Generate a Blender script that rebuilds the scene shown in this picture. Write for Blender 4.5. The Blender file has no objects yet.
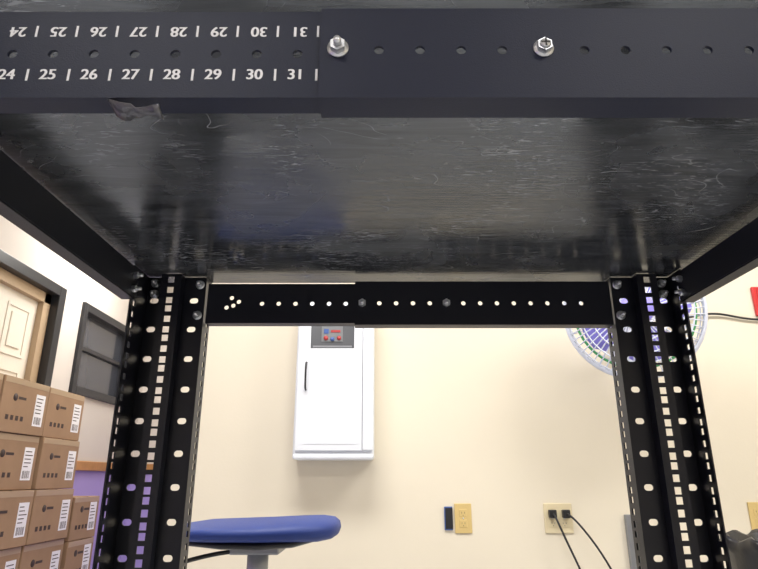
import bpy, bmesh, math, random
from mathutils import Matrix, Vector
random.seed(4)
H = 0.80   # eye height above floor
scn = bpy.context.scene
scn.view_settings.view_transform = 'Standard'
col = scn.collection

# ---------------------------------------------------------------- materials
def mat(name, c, rough=0.5, metal=0.0, spec=0.5, noise=None, bump=None, emit=None, es=1.0, coat=0.0):
    m = bpy.data.materials.new(name); m.use_nodes = True
    nt = m.node_tree; b = nt.nodes['Principled BSDF']
    b.inputs['Base Color'].default_value = (*c, 1)
    b.inputs['Roughness'].default_value = rough
    b.inputs['Metallic'].default_value = metal
    b.inputs['Specular IOR Level'].default_value = spec
    b.inputs['Coat Weight'].default_value = coat
    if emit:
        b.inputs['Emission Color'].default_value = (*emit, 1)
        b.inputs['Emission Strength'].default_value = es
    tc = nt.nodes.new('ShaderNodeTexCoord')
    if noise:
        sc, amt = noise
        n = nt.nodes.new('ShaderNodeTexNoise'); n.inputs['Scale'].default_value = sc
        n.inputs['Detail'].default_value = 5
        nt.links.new(tc.outputs['Object'], n.inputs['Vector'])
        r = nt.nodes.new('ShaderNodeValToRGB')
        r.color_ramp.elements[0].position = 0.3; r.color_ramp.elements[1].position = 0.7
        r.color_ramp.elements[0].color = (*[x*(1-amt) for x in c], 1)
        r.color_ramp.elements[1].color = (*[min(1, x*(1+amt)) for x in c], 1)
        nt.links.new(n.outputs['Fac'], r.inputs['Fac'])
        nt.links.new(r.outputs['Color'], b.inputs['Base Color'])
    if bump:
        sc, st = bump
        n = nt.nodes.new('ShaderNodeTexNoise'); n.inputs['Scale'].default_value = sc
        n.inputs['Detail'].default_value = 3
        nt.links.new(tc.outputs['Object'], n.inputs['Vector'])
        bp = nt.nodes.new('ShaderNodeBump'); bp.inputs['Strength'].default_value = st
        bp.inputs['Distance'].default_value = 0.002
        nt.links.new(n.outputs['Fac'], bp.inputs['Height'])
        nt.links.new(bp.outputs['Normal'], b.inputs['Normal'])
    return m

M_wall = mat('cream_wall_paint', (.78, .71, .57), .75, noise=(1.3, .03), bump=(90, .12))
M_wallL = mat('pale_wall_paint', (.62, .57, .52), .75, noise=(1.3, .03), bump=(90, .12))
M_lav = mat('lavender_paint', (.42, .33, .68), .7, noise=(2, .03))
M_ceil = mat('ceiling_tile', (.80, .80, .78), .9, noise=(30, .04))
M_floor = mat('vinyl_floor', (.52, .53, .55), .35, noise=(6, .1))
M_black = mat('black_powder_coat', (.009, .010, .016), .36, spec=.40, bump=(900, .10))
M_blackF = mat('satin_black_beam', (.011, .015, .036), .42, spec=.28, bump=(1200, .12))
M_zinc = mat('zinc_plated', (.72, .74, .77), .32, metal=.88)
M_white = mat('white_print', (.92, .92, .95), .6)
M_cabw = mat('white_enamel', (.80, .83, .88), .35)
M_dark = mat('dark_plastic', (.015, .015, .017), .4)
M_tape = mat('grey_foil_tape', (.13, .13, .145), .28, metal=.6, bump=(160, .9))
M_ivory = mat('almond_plate', (.66, .49, .20), .4)
M_ivory2 = mat('ivory_plate', (.74, .64, .42), .4)
M_blue = mat('blue_upholstery', (.008, .032, .20), .55, bump=(400, .2))
M_chrome = mat('chrome', (.7, .7, .72), .2, metal=1)
M_card = mat('cardboard', (.36, .23, .135), .8, noise=(9, .06))
M_cardtape = mat('packing_tape', (.45, .33, .21), .35)
M_ink = mat('print_ink', (.06, .04, .035), .7)
M_wood = mat('oak_trim', (.45, .22, .075), .45, noise=(12, .15))
M_tan = mat('tan_jamb', (.46, .34, .22), .5)
M_frame = mat('dark_bronze_frame', (.020, .021, .025), .4)
M_doorw = mat('white_door_paint', (.80, .75, .66), .5)
M_glass = mat('dark_window_glass', (.05, .055, .07), .12, spec=.9)
M_red = mat('red_enamel', (.55, .02, .02), .4)
M_fanw = mat('fan_wire', (.70, .74, .86), .35, metal=.1)
M_fanb = mat('violet_fan_blade', (.34, .30, .92), .35)
M_green = mat('green_badge', (.08, .40, .14), .4)
M_grey = mat('grey_metal', (.30, .31, .33), .4, metal=.6)
M_bag = mat('black_bin_bag', (.012, .012, .014), .3, bump=(25, .9))
M_pallet = mat('pallet_wood', (.38, .27, .16), .8, noise=(10, .15))
M_aed = mat('extinguisher_glass', (.12, .125, .135), .15)

def board_material():
    m = bpy.data.materials.new('black_stained_plywood'); m.use_nodes = True
    nt = m.node_tree; b = nt.nodes['Principled BSDF']; L = nt.links.new
    tc = nt.nodes.new('ShaderNodeTexCoord')
    def noise(scale, det=5, mapping=None, dist=0):
        n = nt.nodes.new('ShaderNodeTexNoise'); n.inputs['Scale'].default_value = scale
        n.inputs['Detail'].default_value = det; n.inputs['Distortion'].default_value = dist
        if mapping:
            mp = nt.nodes.new('ShaderNodeMapping'); mp.inputs['Scale'].default_value = mapping
            L(tc.outputs['Object'], mp.inputs['Vector']); L(mp.outputs['Vector'], n.inputs['Vector'])
        else: L(tc.outputs['Object'], n.inputs['Vector'])
        return n
    def math_(op, a, bb=None):
        n = nt.nodes.new('ShaderNodeMath'); n.operation = op
        for i, v in enumerate((a, bb)):
            if v is None: continue
            if isinstance(v, (int, float)): n.inputs[i].default_value = v
            else: L(v, n.inputs[i])
        return n.outputs[0]
    def mrange(v, a, c, d=0, e=1):
        n = nt.nodes.new('ShaderNodeMapRange')
        for i, q in ((1, a), (2, c), (3, d), (4, e)): n.inputs[i].default_value = q
        L(v, n.inputs[0]); return n.outputs[0]
    n1 = noise(1.6, 8, (5, 34, 5), 1.4)
    n2 = noise(2, 4, (10, 150, 10))
    n3 = noise(8, 5, None, .6)
    r = nt.nodes.new('ShaderNodeValToRGB')
    r.color_ramp.elements[0].position = .36; r.color_ramp.elements[0].color = (.016, .017, .020, 1)
    r.color_ramp.elements[1].position = .70; r.color_ramp.elements[1].color = (.066, .070, .080, 1)
    L(n1.outputs['Fac'], r.inputs['Fac'])
    # pale scuffs: thresholded streaks gated by a large patchy mask
    n4 = noise(3.2, 10, (10, 50, 10), 2.4)
    n5 = noise(7, 3)
    scuff = math_('MULTIPLY', mrange(n4.outputs['Fac'], .57, .64), mrange(n5.outputs['Fac'], .50, .60))
    # fine curling scratches : iso-lines of a distorted noise
    n6 = noise(7, 1.5, (1, 1.8, 1), 1.8)
    iso = mrange(math_('ABSOLUTE', math_('SUBTRACT', n6.outputs['Fac'], .52)), .0, .0045, 1, 0)
    n7 = noise(16, 3)
    scratch = math_('MULTIPLY', iso, mrange(n7.outputs['Fac'], .56, .62))
    allm = math_('MAXIMUM', scuff, scratch)
    mx = nt.nodes.new('ShaderNodeMix'); mx.data_type = 'RGBA'
    mx.inputs[7].default_value = (.25, .26, .28, 1)
    L(allm, mx.inputs[0]); L(r.outputs['Color'], mx.inputs[6]); L(mx.outputs[2], b.inputs['Base Color'])
    L(mrange(n3.outputs['Fac'], .35, .65, .12, .32), b.inputs['Roughness'])
    h = math_('ADD', math_('MULTIPLY', n1.outputs['Fac'], .8), math_('MULTIPLY', n2.outputs['Fac'], .45))
    h = math_('ADD', h, math_('MULTIPLY', n3.outputs['Fac'], 1.4))
    h = math_('ADD', h, math_('MULTIPLY', scratch, .4))
    bp = nt.nodes.new('ShaderNodeBump'); bp.inputs['Strength'].default_value = .35; bp.inputs['Distance'].default_value = .0012
    L(h, bp.inputs['Height']); L(bp.outputs['Normal'], b.inputs['Normal'])
    b.inputs['IOR'].default_value = 2.0
    b.inputs['Specular Tint'].default_value = (.86, .93, 1, 1)
    return m
M_board = board_material()

# ---------------------------------------------------------------- builder
MY = lambda Y: Matrix(((1, 0, 0, 0), (0, 0, -1, Y), (0, 1, 0, 0), (0, 0, 0, 1)))   # plate facing +-Y
MX = lambda X: Matrix(((0, 0, 1, X), (1, 0, 0, 0), (0, 1, 0, 0), (0, 0, 0, 1)))    # plate facing +-X
class B:
    def __init__(s): s.bm = bmesh.new(); s.mats = []
    def mi(s, m):
        if m not in s.mats: s.mats.append(m)
        return s.mats.index(m)
    def addmesh(s, me, m, smooth=False):
        i = s.mi(m); n = len(s.bm.faces); s.bm.from_mesh(me); s.bm.faces.ensure_lookup_table()
        for f in s.bm.faces[n:]: f.material_index = i; f.smooth = smooth
        bpy.data.meshes.remove(me)
    def box(s, x0, x1, y0, y1, z0, z1, m, bev=0, M=None):
        t = bmesh.new(); bmesh.ops.create_cube(t, size=1)
        for v in t.verts:
            v.co = Vector(((x0+x1)/2+v.co.x*(x1-x0), (y0+y1)/2+v.co.y*(y1-y0), (z0+z1)/2+v.co.z*(z1-z0)))
        if bev: bmesh.ops.bevel(t, geom=list(t.edges), offset=bev, segments=3, affect='EDGES', profile=.5)
        if M: bmesh.ops.transform(t, matrix=M, verts=t.verts)
        me = bpy.data.meshes.new('t'); t.to_mesh(me); t.free(); s.addmesh(me, m)
    def cyl(s, p0, p1, r, m, seg=20, r2=None, smooth=True):
        p0 = Vector(p0); p1 = Vector(p1); d = p1-p0
        t = bmesh.new()
        bmesh.ops.create_cone(t, cap_ends=True, segments=seg, radius1=r, radius2=r if r2 is None else r2, depth=d.length)
        q = d.to_track_quat('Z', 'Y').to_matrix().to_4x4()
        bmesh.ops.transform(t, matrix=Matrix.Translation((p0+p1)/2) @ q, verts=t.verts)
        me = bpy.data.meshes.new('t'); t.to_mesh(me); t.free(); s.addmesh(me, m, smooth and seg > 8)
    def ladder(s, u0, u1, v0, v1, uc, vs, a, t, M, m):
        """flat strip with one column of square punched holes (grid built)"""
        t2 = t/2
        def q(ua, ub, va, vb):
            x0, x1 = sorted((ua, ub)); bm = bmesh.new(); bmesh.ops.create_cube(bm, size=1)
            for v in bm.verts: v.co = Vector(((x0+x1)/2+v.co.x*(x1-x0), (va+vb)/2+v.co.y*(vb-va), v.co.z*t))
            bmesh.ops.transform(bm, matrix=M, verts=bm.verts)
            me = bpy.data.meshes.new('t'); bm.to_mesh(me); bm.free(); s.addmesh(me, m)
        if not vs: q(u0, u1, v0, v1); return
        q(u0, uc-a/2, v0, v1); q(uc+a/2, u1, v0, v1)
        vs = sorted(v for v in vs if v-a/2 > v0 and v+a/2 < v1-.001); z = v0
        for v in vs: q(uc-a/2, uc+a/2, z, v-a/2); z = v+a/2
        q(uc-a/2, uc+a/2, z, v1)
    def plate(s, u0, u1, v0, v1, holes, t, M, m):
        cu = bpy.data.curves.new('c', 'CURVE'); cu.dimensions = '2D'; cu.fill_mode = 'BOTH'; cu.extrude = t/2
        for pts in [[(u0, v0), (u1, v0), (u1, v1), (u0, v1)]]+holes:
            sp = cu.splines.new('POLY'); sp.points.add(len(pts)-1); sp.use_cyclic_u = True
            for p, q in zip(sp.points, pts): p.co = (q[0], q[1], 0, 1)
        s.curve(cu, m, M)
    def curve(s, cu, m, M=None, smooth=False):
        o = bpy.data.objects.new('c', cu); col.objects.link(o)
        bpy.context.view_layer.update()
        dg = bpy.context.evaluated_depsgraph_get()
        me = bpy.data.meshes.new_from_object(o.evaluated_get(dg), depsgraph=dg)
        if M: me.transform(M)
        me.materials.clear()
        bpy.data.objects.remove(o); s.addmesh(me, m, smooth)
    def tube(s, pts, r, m, cyc=False, spline='NURBS'):
        cu = bpy.data.curves.new('c', 'CURVE'); cu.dimensions = '3D'; cu.bevel_depth = r; cu.bevel_resolution = 3; cu.use_fill_caps = True
        sp = cu.splines.new(spline); sp.points.add(len(pts)-1)
        for p, q in zip(sp.points, pts): p.co = (*q, 1)
        sp.use_cyclic_u = cyc
        if spline == 'NURBS': sp.order_u = min(4, len(pts)); sp.use_endpoint_u = not cyc; sp.resolution_u = 8
        s.curve(cu, m, None, True)
    def text(s, body, size, M, m):
        cu = bpy.data.curves.new('t', 'FONT'); cu.body = body; cu.size = size; cu.align_x = 'CENTER'; cu.align_y = 'CENTER'
        cu.extrude = .00008
        # three slightly shifted copies thicken the strokes without breaking the glyph fill
        for k, dx in enumerate((0, .00016, -.00016, .0003, -.0003)):
            c2 = cu.copy(); s.curve(c2, m, Matrix.Translation((0, -.00001*k, 0)) @ Matrix.Translation((dx, 0, 0)) @ M)
    def loft(s, rings, m, smooth=True, cap=True):
        i = s.mi(m); R = [[s.bm.verts.new(p) for p in r] for r in rings]; n = len(rings[0])
        for a, b in zip(R, R[1:]):
            for k in range(n):
                f = s.bm.faces.new((a[k], a[(k+1) % n], b[(k+1) % n], b[k])); f.material_index = i; f.smooth = smooth
        if cap:
            for r in (R[0][::-1], R[-1]):
                f = s.bm.faces.new(r); f.material_index = i; f.smooth = smooth
    def done(s, name, parent=None):
        me = bpy.data.meshes.new(name); bmesh.ops.recalc_face_normals(s.bm, faces=s.bm.faces)
        s.bm.to_mesh(me); s.bm.free()
        for m in s.mats: me.materials.append(m)
        o = bpy.data.objects.new(name, me); col.objects.link(o)
        if parent: o.parent = parent
        return o
def empty(name):
    e = bpy.data.objects.new(name, None); e.empty_display_size = .1; col.objects.link(e); return e
def sq(cx, cy, a, b=None):
    b = b or a; return [(cx-a/2, cy-b/2), (cx-a/2, cy+b/2), (cx+a/2, cy+b/2), (cx+a/2, cy-b/2)]
def circ(cx, cy, r, n=14):
    return [(cx+r*math.cos(-2*math.pi*k/n), cy+r*math.sin(-2*math.pi*k/n)) for k in range(n)]
def slot(cx, cy, w, h, n=8):
    p = []; r = h/2; d = (w-h)/2
    for k in range(n+1): a = math.pi/2-math.pi*k/n; p.append((cx+d+r*math.cos(a), cy+r*math.sin(a)))
    for k in range(n+1): a = -math.pi/2-math.pi*k/n; p.append((cx-d+r*math.cos(a), cy+r*math.sin(a)))
    return p

# ---------------------------------------------------------------- room shell
CZ = 2.75
def room(name, *boxes):
    b = B()
    for x in boxes: b.box(*x)
    return b.done(name)
room('floor', (-2.4, 2.9, -3.2, 5.8, -.1, 0, M_floor))
room('ceiling', (-2.4, 2.9, -3.2, 5.8, CZ, CZ+.1, M_ceil))
room('wall_back', (-.95, 2.75, 2.6, 2.72, 0, CZ, M_wall))
room('wall_return', (-.95, -.83, 2.72, 5.6, 0.92, CZ, M_wall), (-.95, -.83, 2.72, 5.6, 0, .92, M_lav))
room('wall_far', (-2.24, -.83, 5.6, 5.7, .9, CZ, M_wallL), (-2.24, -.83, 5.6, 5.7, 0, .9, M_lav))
room('wall_right', (2.75, 2.87, -3.0, 2.72, 0, CZ, M_wall))
room('wall_front', (-2.24, 2.75, -3.1, -3.0, 0, CZ, M_wallL))
# left wall with openings for door (Y 3.02..3.98) and window (Y 4.28..5.2)
WX0, WX1 = -2.36, -2.24
zt = 2.07; wb = 1.39
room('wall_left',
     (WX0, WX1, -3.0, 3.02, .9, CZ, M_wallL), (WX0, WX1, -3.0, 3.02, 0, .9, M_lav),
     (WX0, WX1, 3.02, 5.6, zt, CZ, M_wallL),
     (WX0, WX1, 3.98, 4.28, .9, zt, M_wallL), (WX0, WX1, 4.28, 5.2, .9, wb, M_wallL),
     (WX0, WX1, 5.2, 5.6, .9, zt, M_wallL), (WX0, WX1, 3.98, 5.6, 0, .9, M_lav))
b = B()
b.box(-2.24, -2.215, 3.985, 5.59, .855, .925, M_wood, .006); b.box(-2.24, -2.215, -2.9, 3.01, .855, .925, M_wood, .006)
b.box(-2.21, -.96, 5.575, 5.6, .855, .925, M_wood, .006)
b.done('trim_1')
room('baseboard_back', (-.95, 2.74, 2.588, 2.6, 0, .1, M_dark))
# door
d = empty('door_1')
b = B()
x0, x1 = -2.30, -2.205
b.box(x0, x1, 3.9, 3.98, 0, zt, M_frame, .004); b.box(x0, x1, 3.02, 3.10, 0, zt, M_frame, .004)
b.box(x0, x1, 3.10, 3.9, zt-.07, zt, M_frame, .004)
b.box(-2.33, -2.26, 3.82, 3.9, 0, zt-.07, M_tan, .003); b.box(-2.33, -2.26, 3.10, 3.9, zt-.14, zt-.07, M_tan, .003)
b.box(-2.33, -2.26, 3.10, 3.13, 0, zt-.14, M_tan)
b.done('frame', d)
b = B()
b.box(-2.335, -2.30, 3.13, 3.82, .01, zt-.14, M_doorw)
for (ya, yb) in ((3.20, 3.44), (3.51, 3.75)):
    for (za, zb) in ((.2, .75), (.85, 1.45), (1.53, 1.85)):
        b.box(-2.302, -2.294, ya, yb, za, za+.018, M_doorw); b.box(-2.302, -2.294, ya, yb, zb-.018, zb, M_doorw)
        b.box(-2.302, -2.294, ya, ya+.018, za+.018, zb-.018, M_doorw); b.box(-2.302, -2.294, yb-.018, yb, za+.018, zb-.018, M_doorw)
        b.box(-2.302, -2.292, ya+.05, yb-.05, za+.05, zb-.05, M_doorw, .004)
b.done('leaf', d)
# window
w = empty('window_1'); b = B()
x0, x1 = -2.31, -2.215
b.box(x0, x1, 4.28, 4.34, wb, zt, M_frame, .004); b.box(x0, x1, 5.14, 5.2, wb, zt, M_frame, .004)
b.box(x0, x1, 4.34, 5.14, zt-.06, zt, M_frame, .004); b.box(x0, x1, 4.34, 5.14, wb, wb+.06, M_frame, .004)
b.box(x0+.02, x1-.04, 4.34, 5.14, zt-.34, zt-.31, M_frame)
b.done('frame', w)
b = B(); b.box(-2.29, -2.28, 4.34, 5.14, wb+.06, zt-.06, M_glass); b.done('glass', w)

# ---------------------------------------------------------------- server rack
rack = empty('server_rack')
U = .04445; T = .002
CXR = .045            # rack centre line
YC = .5785            # rack centre in depth
ZT = H+.292
def post(name, sx, sy):
    """sx: -1 left, +1 right ; sy: +1 rear, -1 front"""
    X = lambda a: CXR + (a)*sx      # a = distance from centre
    Y = lambda y: YC + (y-YC)*sy
    b = B()
    n = int((ZT-.08)/U)
    zs = [ZT-.025-U*k for k in range(n)]
    sqz = [z+o for z in zs for o in (.0159, 0, -.0159)]
    def fp(a0, a1, y, hs):      # plate with slots facing Y, built in short segments
        u0, u1 = sorted((X(a0), X(a1))); ac = (a0+a1)/2
        zc = .03; segs = []
        for z in reversed(zs):
            b.plate(u0, u1, zc, z+.010, [slot(X(ac), z-.012, .013, .0085)], T, MY(Y(y)), M_black); zc = z+.010
        b.plate(u0, u1, zc, ZT, [], T, MY(Y(y)), M_black)
    fp(.398, .371, .855, 1); fp(.341, .308, .855, 1)
    def lad(a0, a1, y):
        u0, u1 = sorted((X(a0), X(a1))); b.ladder(u0, u1, .03, ZT, (u0+u1)/2, sqz, .0095, T, MY(Y(y)), M_black)
    def sp(a, y0, y1, yc):
        u0, u1 = sorted((Y(y0), Y(y1)))
        b.ladder(u0, u1, .03, ZT, Y(yc) if yc else 0, sqz if yc else [], .0085, T, MX(X(a)), M_black)
    lad(.371, .341, .838)
    sp(.370, .839, .856, None); sp(.342, .839, .856, None)
    yo = .799 if sx < 0 else .815
    sp(.397, yo, .854, yo+.013); sp(.309, .856, .888, .876)
    # foot
    b.box(min(X(.31), X(.396)), max(X(.31), X(.396)), min(Y(.83), Y(.88)), max(Y(.83), Y(.88)), 0, .03, M_black, .003)
    # corner bolts: washer, hex nut and stud end
    for a, z in ((.385, ZT-.010), (.385, ZT-.027), (.317, ZT-.012), (.317, ZT-.060)):
        y0 = .8538 if sy > 0 else Y(.855)-.001
        b.cyl((X(a), y0, z), (X(a), y0-.001, z), .0068, M_zinc, 20)
        b.cyl((X(a), y0-.001, z), (X(a), y0-.006, z), .0052, M_zinc, 6)
        b.cyl((X(a), y0-.006, z), (X(a), y0-.013, z), .0026, M_zinc, 12)
    b.done(name, rack)
post('post_rear_left', -1, 1); post('post_rear_right', 1, 1)
post('post_front_left', -1, -1); post('post_front_right', 1, -1)

XL, XR = CXR-.307, CXR+.307
SEAM = -.0365
ZA, ZB = H+.218, H+.285
zm = H+.2515
def hexbolt(b, x, y, z, s=1, stud=False):
    # washer + bolt head toward -Y
    b.cyl((x, y, z), (x, y-.0012*s, z), .0072*s, M_zinc, 24)
    b.cyl((x, y-.0012*s, z), (x, y-.0055*s, z), .0054*s, M_zinc, 6)
    if stud: b.cyl((x, y-.0055*s, z), (x, y-.010*s, z), .0030*s, M_zinc, 14, .0024*s)
    else:
        b.cyl((x, y-.0055*s, z), (x, y-.0072*s, z), .0042*s, M_zinc, 20, .0026*s)
        b.box(x-.0028, x+.0028, y-.0076*s, y-.0071*s, z-.0005, z+.0005, M_dark)
        b.box(x-.0005, x+.0005, y-.0076*s, y-.0071*s, z-.0028, z+.0028, M_dark)

# front upper beam : two telescoping channels
b = B(); YF = .302
hl = [circ(k*.0254, zm, .0031) for k in range(-10, -1)]
b.plate(XL-.05, SEAM+.03, ZA+.0015, ZB-.001, hl, T, MY(YF+.0035), M_blackF)
b.box(XL-.05, SEAM+.03, YF+.0045, YF+.019, ZA+.0015, ZA+.0035, M_blackF)
b.done('front_beam_inner', rack)
b = B()
hr = [circ(k*.0254, zm, .0031) for k in range(0, 13)]
b.plate(SEAM, XR+.05, ZA-.001, ZB-.0015, hr, T, MY(YF), M_blackF)
b.box(SEAM, XR+.05, YF+.001, YF+.020, ZA-.001, ZA+.001, M_blackF)
b.done('front_beam_outer', rack)
b = B()
hexbolt(b, -.0254, YF-.001, zm+.001, .92, True); hexbolt(b, 4*.0254, YF-.001, zm+.001, .88)
b.done('front_bolts', rack)
b = B()
ym = YF+.0035-.00115
R = Matrix.Rotation(math.pi/2, 4, 'X')
for k in range(-10, -1):
    x = k*.0254-.0005; n = str(33+k)
    b.text(n, .0105, Matrix.Translation((x, ym, H+.2358)) @ R, M_white)
    b.text(n, .0105, Matrix.Translation((x+.001, ym, H+.2685)) @ Matrix.Rotation(math.pi, 4, 'Y') @ R, M_white)
    for z in (H+.2358, H+.2685):
        xx = x+.0128
        b.box(xx-.0007, xx+.0007, ym-.0001, ym+.0001, z-.0042, z+.0042, M_white)
b.done('depth_scale_markings', rack)

# rear upper beam
b = B(); YR = .8565
hl = [circ(k*.0254+.0005, zm, .0034) for k in range(-7, -1)] + [circ(-.2235, zm+.009, .0034), circ(-.2205, zm-.003, .0034), circ(-.2305, zm-.006, .0034), circ(-.2125, zm+.003, .0034)]
b.plate(XL+.0015, SEAM+.03, ZA+.003, ZB-.002, hl, T, MY(YR+.002), M_black)
b.box(XL+.0015, SEAM+.03, YR+.003, YR+.02, ZA+.003, ZA+.005, M_black)
hr = [circ(k*.0254+.0005, zm, .0034) for k in range(0, 13) if k != 4]
b.plate(SEAM, XR-.0015, ZA, ZB+.001, hr, T, MY(YR-.0005), M_black)
b.box(SEAM, XR-.0015, YR+.001, YR+.02, ZA, ZA+.002, M_black)
for k in (-1, 4):
    b.cyl((k*.0254, YR-.0015, zm), (k*.0254, YR-.006, zm), .0062, M_zinc, 6)
    b.cyl((k*.0254, YR-.006, zm), (k*.0254, YR-.010, zm), .003, M_zinc, 12)
b.done('rear_beam', rack)
# side channels under the board (upper) and base frame
b = B()
for s, X in ((-1, -.345), (1, .434)):
    ye = .797 if s < 0 else .813
    b.box(X-.001, X+.001, .325, ye, H+.242, H+.284, M_black)
    xa, xb = sorted((X, X+.018*s*1))
    b.box(xa, xb, .325, ye, H+.282, H+.284, M_black)
    b.box(xa, xb, .325, ye, H+.240, H+.242, M_black)
    for zz in (.272, .252):
        b.cyl((X-.001*s, ye-.012, H+zz), (X-.006*s, ye-.012, H+zz), .0052, M_zinc, 6)
        b.cyl((X-.006*s, ye-.012, H+zz), (X-.013*s, ye-.012, H+zz), .0026, M_zinc, 12)
b.done('side_channels', rack)
b = B()
for s, X in ((-1, -.345), (1, .434)):
    b.box(X-.001, X+.001, .325, .79, .04, .10, M_black); b.box(min(X, X+.018*s), max(X, X+.018*s), .34, .79, .10, .102, M_black)
b.box(XL+.002, XR-.002, .857, .859, .04, .10, M_black); b.box(XL+.002, XR-.002, .299, .301, .04, .10, M_black)
b.done('base_frame', rack)

# wooden board on top
b = B(); b.box(-.362, .452, .296, .885, ZT+.001, ZT+.020, M_board, .0015)
b.done('plywood_board')
# tape scrap hanging from the front beam
b = B()
rings = []
for i in range(10):
    t = i/9; x = -.164+.031*t
    z = H+.2175-.003*math.sin(t*3)-.003*(t > .55)
    w_ = .009+.003*math.sin(5*t+1)
    rings.append([(x, .3035-.0007*math.sin(9*t), z), (x+.001, .3035+w_, z-.004-.002*math.sin(7*t)), (x+.001, .304+w_, z-.0032-.002*math.sin(7*t)), (x, .3045, z+.001)])
b.loft(rings, M_tape)
b.done('tape_scrap')

# ---------------------------------------------------------------- white wall cabinet
cab = empty('extinguisher_cabinet')
x0, x1, z0, z1 = -.350, -.02, H+.072, H+.76
b = B()
b.box(x0, x1, 2.47, 2.6, z0, z1, M_cabw, .012)
b.box(x0+.004, x1-.004, 2.45, 2.475, z0, z0+.022, M_cabw, .008)
b.done('body', cab)
b = B()
dx0, dx1 = x0+.012, x1-.05
wx0, wx1, wz0, wz1 = -.290, -.105, H+.523, H+.70
b.plate(dx0, dx1, z0+.035, z1-.015, [sq((wx0+wx1)/2, (wz0+wz1)/2, wx1-wx0, wz1-wz0)], .014, MY(2.461), M_cabw)
b.box(dx0+.03, dx1-.02, 2.452, 2.4535, z0+.06, z0+.062, M_cabw)
b.box(x1-.048, x1-.004, 2.452, 2.4705, z0+.035, z1-.015, M_cabw, .004)
b.done('door', cab)
b = B(); b.box(wx0, wx1, 2.462, 2.468, wz0, wz1, M_aed); b.box(wx0+.01, wx1-.01, 2.455, 2.4575, wz0+.004, wz0+.012, M_grey)
M_b2 = mat('blue_label', (.06, .12, .34), .4)
M_r2 = mat('red_label', (.42, .05, .05), .4)
M_lg = mat('grey_label', (.20, .21, .22), .4)
b.box(-.245, -.155, 2.459, 2.462, wz0+.03, wz0+.14, M_lg)
b.cyl((-.226, 2.459, wz0+.045), (-.226, 2.456, wz0+.045), .010, M_r2, 20); b.cyl((-.198, 2.459, wz0+.04), (-.198, 2.456, wz0+.04), .009, M_b2, 20)
b.cyl((-.17, 2.459, wz0+.045), (-.17, 2.456, wz0+.045), .009, M_r2, 20)
b.box(-.235, -.215, 2.457, 2.4595, wz0+.065, wz0+.085, M_b2); b.box(-.205, -.165, 2.457, 2.4595, wz0+.07, wz0+.08, M_r2)
b.done('viewing_window', cab)
b = B()
hx = -.303
b.tube([(hx, 2.452, H+.462), (hx, 2.432, H+.460), (hx, 2.428, H+.44), (hx, 2.428, H+.37), (hx, 2.432, H+.35), (hx, 2.452, H+.348)], .004, M_dark)
b.done('handle', cab)

# ---------------------------------------------------------------- outlets
def outlet(x, z, gangs, m):
    b = B(); w_ = .07 if gangs == 1 else .116
    b.box(x-w_/2, x+w_/2, 2.594, 2.6, z-.057, z+.057, m, .0025)
    cs = [x] if gangs == 1 else [x-.023, x+.023]
    for c in cs:
        for dz in (.02, -.02):
            b.box(c-.016, c+.016, 2.5925, 2.595, z+dz-.014, z+dz+.014, m, .0010)
            for s in (-.006, .006): b.box(c+s-.0007, c+s+.0007, 2.592, 2.5927, z+dz-.002, z+dz+.005, M_dark)
            b.cyl((c, 2.5927, z+dz-.008), (c, 2.592, z+dz-.008), .0016, M_dark, 10)
        b.cyl((c, 2.5945, z), (c, 2.593, z), .003, M_zinc, 10)
    return b.done('wall_outlet')
outlet(.345, H-.155, 1, M_ivory); outlet(.735, H-.155, 2, M_ivory2); outlet(1.555, H-.150, 1, M_ivory)
b = B()
b.box(.268, .302, 2.592, 2.6, H-.20, H-.11, M_b2, .002); b.box(.272, .302, 2.590, 2.5925, H-.195, H-.115, M_dark, .001)
b.done('wall_data_jack')
for (px, pts) in ((.708, [(.708, 2.565, H-.137), (.712, 2.54, H-.15), (.74, 2.53, H-.24), (.80, 2.50, H-.38), (.84, 2.46, H-.6), (.86, 2.40, H-.79)]),
                  (.763, [(.763, 2.565, H-.137), (.77, 2.53, H-.14), (.83, 2.53, H-.21), (.90, 2.50, H-.33), (.98, 2.45, H-.55), (1.02, 2.40, H-.79)])):
    b = B(); b.box(px-.015, px+.015, 2.565, 2.5915, H-.153, H-.121, M_dark, .004); b.tube(pts, .0042, M_dark); b.done('power_cord')
b = B(); b.box(1.005, 1.035, 2.575, 2.6, .1, H-.14, M_grey, .003); b.box(1.045, 1.06, 2.58, 2.6, .1, H-.14, M_grey, .003)
b.done('cable_raceway')

# ---------------------------------------------------------------- fan
fan = empty('wall_fan'); fc = Vector((1.010, 2.26, H+.63)); fr = .262
FM = Matrix.Translation(fc) @ Matrix.Rotation(math.radians(-12), 4, 'Z') @ Matrix.Rotation(math.radians(6), 4, 'X')
def fp_(r, a, y): v = FM @ Vector((r*math.cos(a), y, r*math.sin(a))); return tuple(v)
b = B()
for (r, y, t) in ((fr, 0, .009), (fr*.97, -.03, .0028), (fr*.97, .03, .0028), (fr*.8, -.055, .0028), (fr*.66, -.062, .0028), (fr*.48, -.068, .0028), (.07, -.072, .003), (fr*.8, .055, .002), (fr*.5, .065, .002)):
    b.tube([fp_(r, 2*math.pi*k/40, y) for k in range(40)], t, M_fanw, True, 'POLY')
for k in range(60):
    a = 2*math.pi*k/60
    b.tube([fp_(.06, a, -.072), fp_(fr*.6, a+.12, -.067), fp_(fr*.9, a+.2, -.045), fp_(fr, a+.22, 0)], .0024, M_fanw)
    if k % 2: b.tube([fp_(.06, a, .07), fp_(fr*.6, a, .065), fp_(fr*.9, a, .045), fp_(fr, a, 0)], .0018, M_fanw)
b.done('cage', fan)
b = B()
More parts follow.
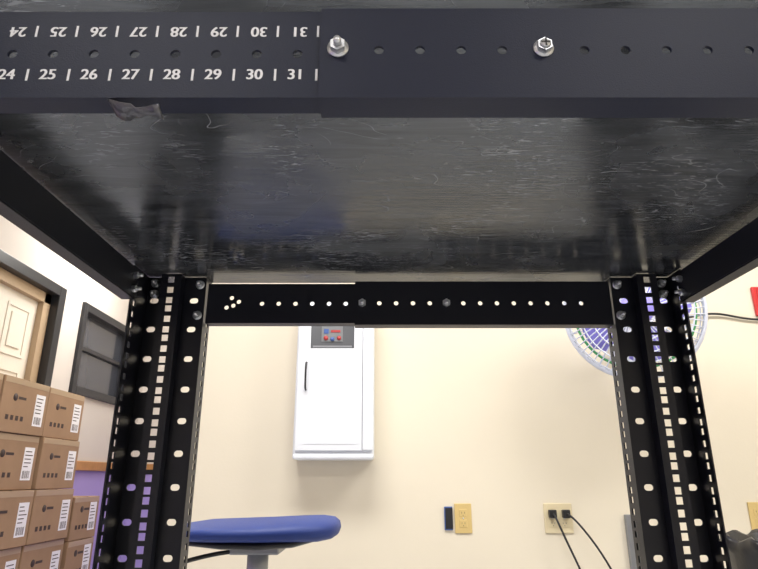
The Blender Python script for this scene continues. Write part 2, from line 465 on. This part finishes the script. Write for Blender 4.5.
for k in range(4):
    a0 = k*math.pi/2+.35; rings = []
    for i in range(9):
        t = i/8; r = .045+t*(fr*.80-.045); hw = (.36+.26*math.sin(t*math.pi*.8))*(.55 if i == 0 else 1)*(.7 if i == 8 else 1)
        f = []; bk = []
        for j in range(5):
            s = j/4-.5
            f.append(fp_(r, a0+s*2*hw, s*.05)); bk.append(fp_(r, a0+s*2*hw, s*.05+.003))
        rings.append(f+bk[::-1])
    b.loft(rings, M_fanb)
b.tube([fp_(fr*.86, 2*math.pi*k/40, -.012) for k in range(40)], .005, M_green, True, 'POLY')
b.done('blades', fan)
b = B()
c0 = FM @ Vector((0, -.078, 0)); c1 = FM @ Vector((0, -.070, 0)); c2 = FM @ Vector((0, .02, 0)); c3 = FM @ Vector((0, .17, 0))
b.cyl(c0, c1, .062, M_fanb, 32); b.cyl(c1, c2, .045, M_fanw, 24)
b.cyl(FM @ Vector((0, .03, 0)), c3, .065, M_fanw, 24, .045)
b.done('motor', fan)
b = B()
b.box(fc.x+.02, fc.x+.14, 2.575, 2.6, H+.48, H+.66, M_fanw, .004); b.tube([(c3.x, c3.y-.03, c3.z-.03), (c3.x+.0, 2.46, H+.58), (c3.x, 2.50, H+.55), (1.07, 2.58, H+.55)], .014, M_fanw)
b.done('bracket', fan)
b = B(); b.tube([(1.10, 2.55, H+.60), (1.3, 2.57, H+.66), (1.5, 2.585, H+.73), (1.62, 2.588, H+.69), (1.8, 2.588, H+.675), (2.1, 2.588, H+.68), (2.6, 2.588, H+.72)], .005, M_dark)
b.done('fan_cord')
b = B(); b.box(1.715, 1.95, 2.585, 2.6, H+.70, H+.84, M_red, .006); b.box(1.74, 1.93, 2.583, 2.5855, H+.72, H+.82, M_white)
b.box(1.735, 1.935, 2.5825, 2.584, H+.715, H+.825, M_red, .0005)
b.done('fire_alarm_sign')

# ---------------------------------------------------------------- stool
st = empty('rolling_stool'); sc = (-.30, 1.60)
def ring(x, cz, hy, hz, n=28, e=.7):
    o = []
    for k in range(n):
        a = 2*math.pi*k/n; c, s = math.cos(a), math.sin(a)
        o.append((x, sc[1]+hy*math.copysign(abs(c)**e, c), H+cz+hz*math.copysign(abs(s)**e, s)))
    return o
b = B()
b.loft([ring(*r) for r in ((-.506, -.124, .04, .003), (-.500, -.124, .09, .010), (-.485, -.123, .125, .016), (-.44, -.122, .17, .021), (-.36, -.121, .19, .0225), (-.28, -.120, .19, .024), (-.2, -.118, .18, .026), (-.145, -.117, .155, .027), (-.115, -.116, .12, .023), (-.102, -.116, .08, .015), (-.097, -.116, .03, .004))], M_blue)
b.done('seat', st)
b = B()
b.loft([ring(*r) for r in ((-.47, -.137, .09, .004), (-.44, -.141, .14, .010), (-.36, -.145, .16, .013), (-.28, -.146, .16, .014), (-.2, -.142, .15, .013), (-.15, -.137, .10, .006))], M_dark)
b.done('seat_shell', st)
b = B()
b.box(-.36, -.24, 1.54, 1.66, H-.174, H-.157, M_grey, .004)
b.cyl((-.30, 1.6, H-.172), (-.30, 1.6, H-.24), .026, M_grey, 24)
b.cyl((-.30, 1.6, H-.24), (-.30, 1.6, .30), .014, M_chrome, 20); b.cyl((-.30, 1.6, .34), (-.30, 1.6, .09), .025, M_dark, 20)
b.tube([(-.33, 1.57, H-.168), (-.37, 1.53, H-.165), (-.42, 1.50, H-.172), (-.49, 1.48, H-.195)], .005, M_dark)
b.tube([(-.30+.19*math.cos(2*math.pi*k/32), 1.6+.19*math.sin(2*math.pi*k/32), .28) for k in range(32)], .009, M_chrome, True, 'POLY')
for k in range(4):
    a = math.pi/4+k*math.pi/2; b.tube([(-.30, 1.6, .28), (-.30+.19*math.cos(a), 1.6+.19*math.sin(a), .28)], .006, M_chrome, False, 'POLY')
for k in range(5):
    a = 2*math.pi*k/5+.3; c, s = math.cos(a), math.sin(a)
    b.cyl((-.30, 1.6, .11), (-.30+.27*c, 1.6+.27*s, .075), .02, M_dark, 12, .013)
    x, y = -.30+.27*c, 1.6+.27*s
    b.cyl((x, y, .075), (x, y, .045), .006, M_dark, 10); b.cyl((x-.012*s, y+.012*c, .027), (x+.012*s, y-.012*c, .027), .027, M_dark, 18)
b.done('base', st)

# ---------------------------------------------------------------- carton stack
def carton(y0, y1, z0, h, x1=-1.95, dx=.235, rot=0):
    b = B(); M = Matrix.Translation((x1-dx/2, (y0+y1)/2, 0)) @ Matrix.Rotation(rot, 4, 'Z') @ Matrix.Translation((-(x1-dx/2), -(y0+y1)/2, 0))
    g = .003
    b.box(x1-dx, x1, y0+g, y1-g, z0+.001, z0+h-.002, M_card, .004, M)
    ym_ = (y0+y1)/2
    b.box(x1-dx-.0005, x1+.0008, ym_-.003, ym_+.003, z0+h-.004, z0+h-.001, M_ink, 0, M)
    b.box(x1-.0002, x1+.0008, y0+.01, y1-.01, z0+h-.035, z0+h-.004, M_cardtape, 0, M)
    L = x1+.0012; ly = y1-.13
    b.box(x1, L, ly, ly+.095, z0+.05, z0+.225, M_white, 0, M)
    for i in range(9):
        yy = ly+.012+i*.008
        b.box(L, L+.0006, yy, yy+random.choice((.002, .004)), z0+.06, z0+.10, M_ink, 0, M)
    for zz in (.12, .14, .16, .18, .2): b.box(L, L+.0006, ly+.01, ly+random.uniform(.05, .085), z0+zz, z0+zz+.005, M_ink, 0, M)
    for i in range(4): b.box(x1, x1+.0008, y0+.06+i*.045, y0+.085+i*.045, z0+.065, z0+.09, M_ink, 0, M)
    b.cyl((x1-.001, y0+.12, z0+.185), (x1+.0008, y0+.12, z0+.185), .02, M_ink, 20); b.box(x1, x1+.0008, y0+.15, y0+.22, z0+.178, z0+.192, M_ink, 0, M)
    b.done('cardboard_box')
pz = .16; ph = .29
for c, (ya, yb) in enumerate(((2.62, 3.07), (3.075, 3.52), (3.53, 3.975))):
    for r in range(4): carton(ya, yb, pz+r*ph, ph, x1=-1.95+random.uniform(-.012, .012), rot=random.uniform(-.012, .012))
for r in range(2): carton(4.0, 4.36, pz+r*.264, .264, x1=-1.94)
b = B()
for i in range(3): b.box(-2.2+i*.11, -2.11+i*.11, 2.6, 4.38, .135, .158, M_pallet)
for y in (2.62, 3.4, 4.26): b.box(-2.2, -1.89, y, y+.1, .022, .135, M_pallet)
for i in range(3): b.box(-2.2+i*.11, -2.11+i*.11, 2.6, 4.38, 0, .022, M_pallet)
b.done('wooden_pallet')

# ---------------------------------------------------------------- bin
b = B(); rings = []
for (z, r, am) in ((0, .15, 0), (.02, .155, 0), (.60, .195, 0), (.615, .205, .004), (.635, .207, .008), (.642, .198, .01), (.635, .185, .006), (.45, .175, .004)):
    rings.append([(1.19+(r+am*math.sin(9*a)+am*.7*math.sin(23*a+z*40))*math.cos(a), 1.8+(r+am*math.sin(9*a))*math.sin(a), z+am*.8*math.sin(13*a)) for a in [2*math.pi*k/72 for k in range(72)]])
b.loft(rings, M_bag)
b.done('trash_can')

# ---------------------------------------------------------------- lights
M_em = mat('light_diffuser', (.9, .9, .9), .5, emit=(1, .97, .93), es=5)
M_emd = mat('dim_diffuser', (.9, .9, .9), .5, emit=(1, .97, .93), es=2)
for (x, y, e) in ((-1.0, -1.6, 20), (1.3, -1.6, 20), (-.3, 1.35, 41), (1.7, 1.2, 38), (-1.6, 4.2, 30)):
    b = B(); b.box(x-.62, x+.62, y-.32, y+.32, CZ-.03, CZ, M_cabw, .004); b.box(x-.58, x+.58, y-.28, y+.28, CZ-.034, CZ-.0301, M_em if y > 0 else M_emd)
    o = b.done('ceiling_light')
    l = bpy.data.lights.new('panel_lamp', 'AREA'); l.shape = 'RECTANGLE'; l.size = 1.1; l.size_y = .52; l.energy = e; l.color = (1, .98, .96)
    lo = bpy.data.objects.new('panel_lamp', l); lo.location = (x, y, CZ-.04); col.objects.link(lo); lo.parent = o
w = bpy.data.worlds.new('World'); scn.world = w; w.use_nodes = True
w.node_tree.nodes['Background'].inputs[0].default_value = (.9, .92, 1, 1); w.node_tree.nodes['Background'].inputs[1].default_value = .3

# ---------------------------------------------------------------- camera
cd = bpy.data.cameras.new('camera'); cd.sensor_width = 36; cd.lens = 28.02; cd.clip_start = .02
co = bpy.data.objects.new('camera', cd); co.location = (0, 0, H); co.rotation_euler = (math.radians(90+18.2), 0, 0)
col.objects.link(co); scn.camera = co
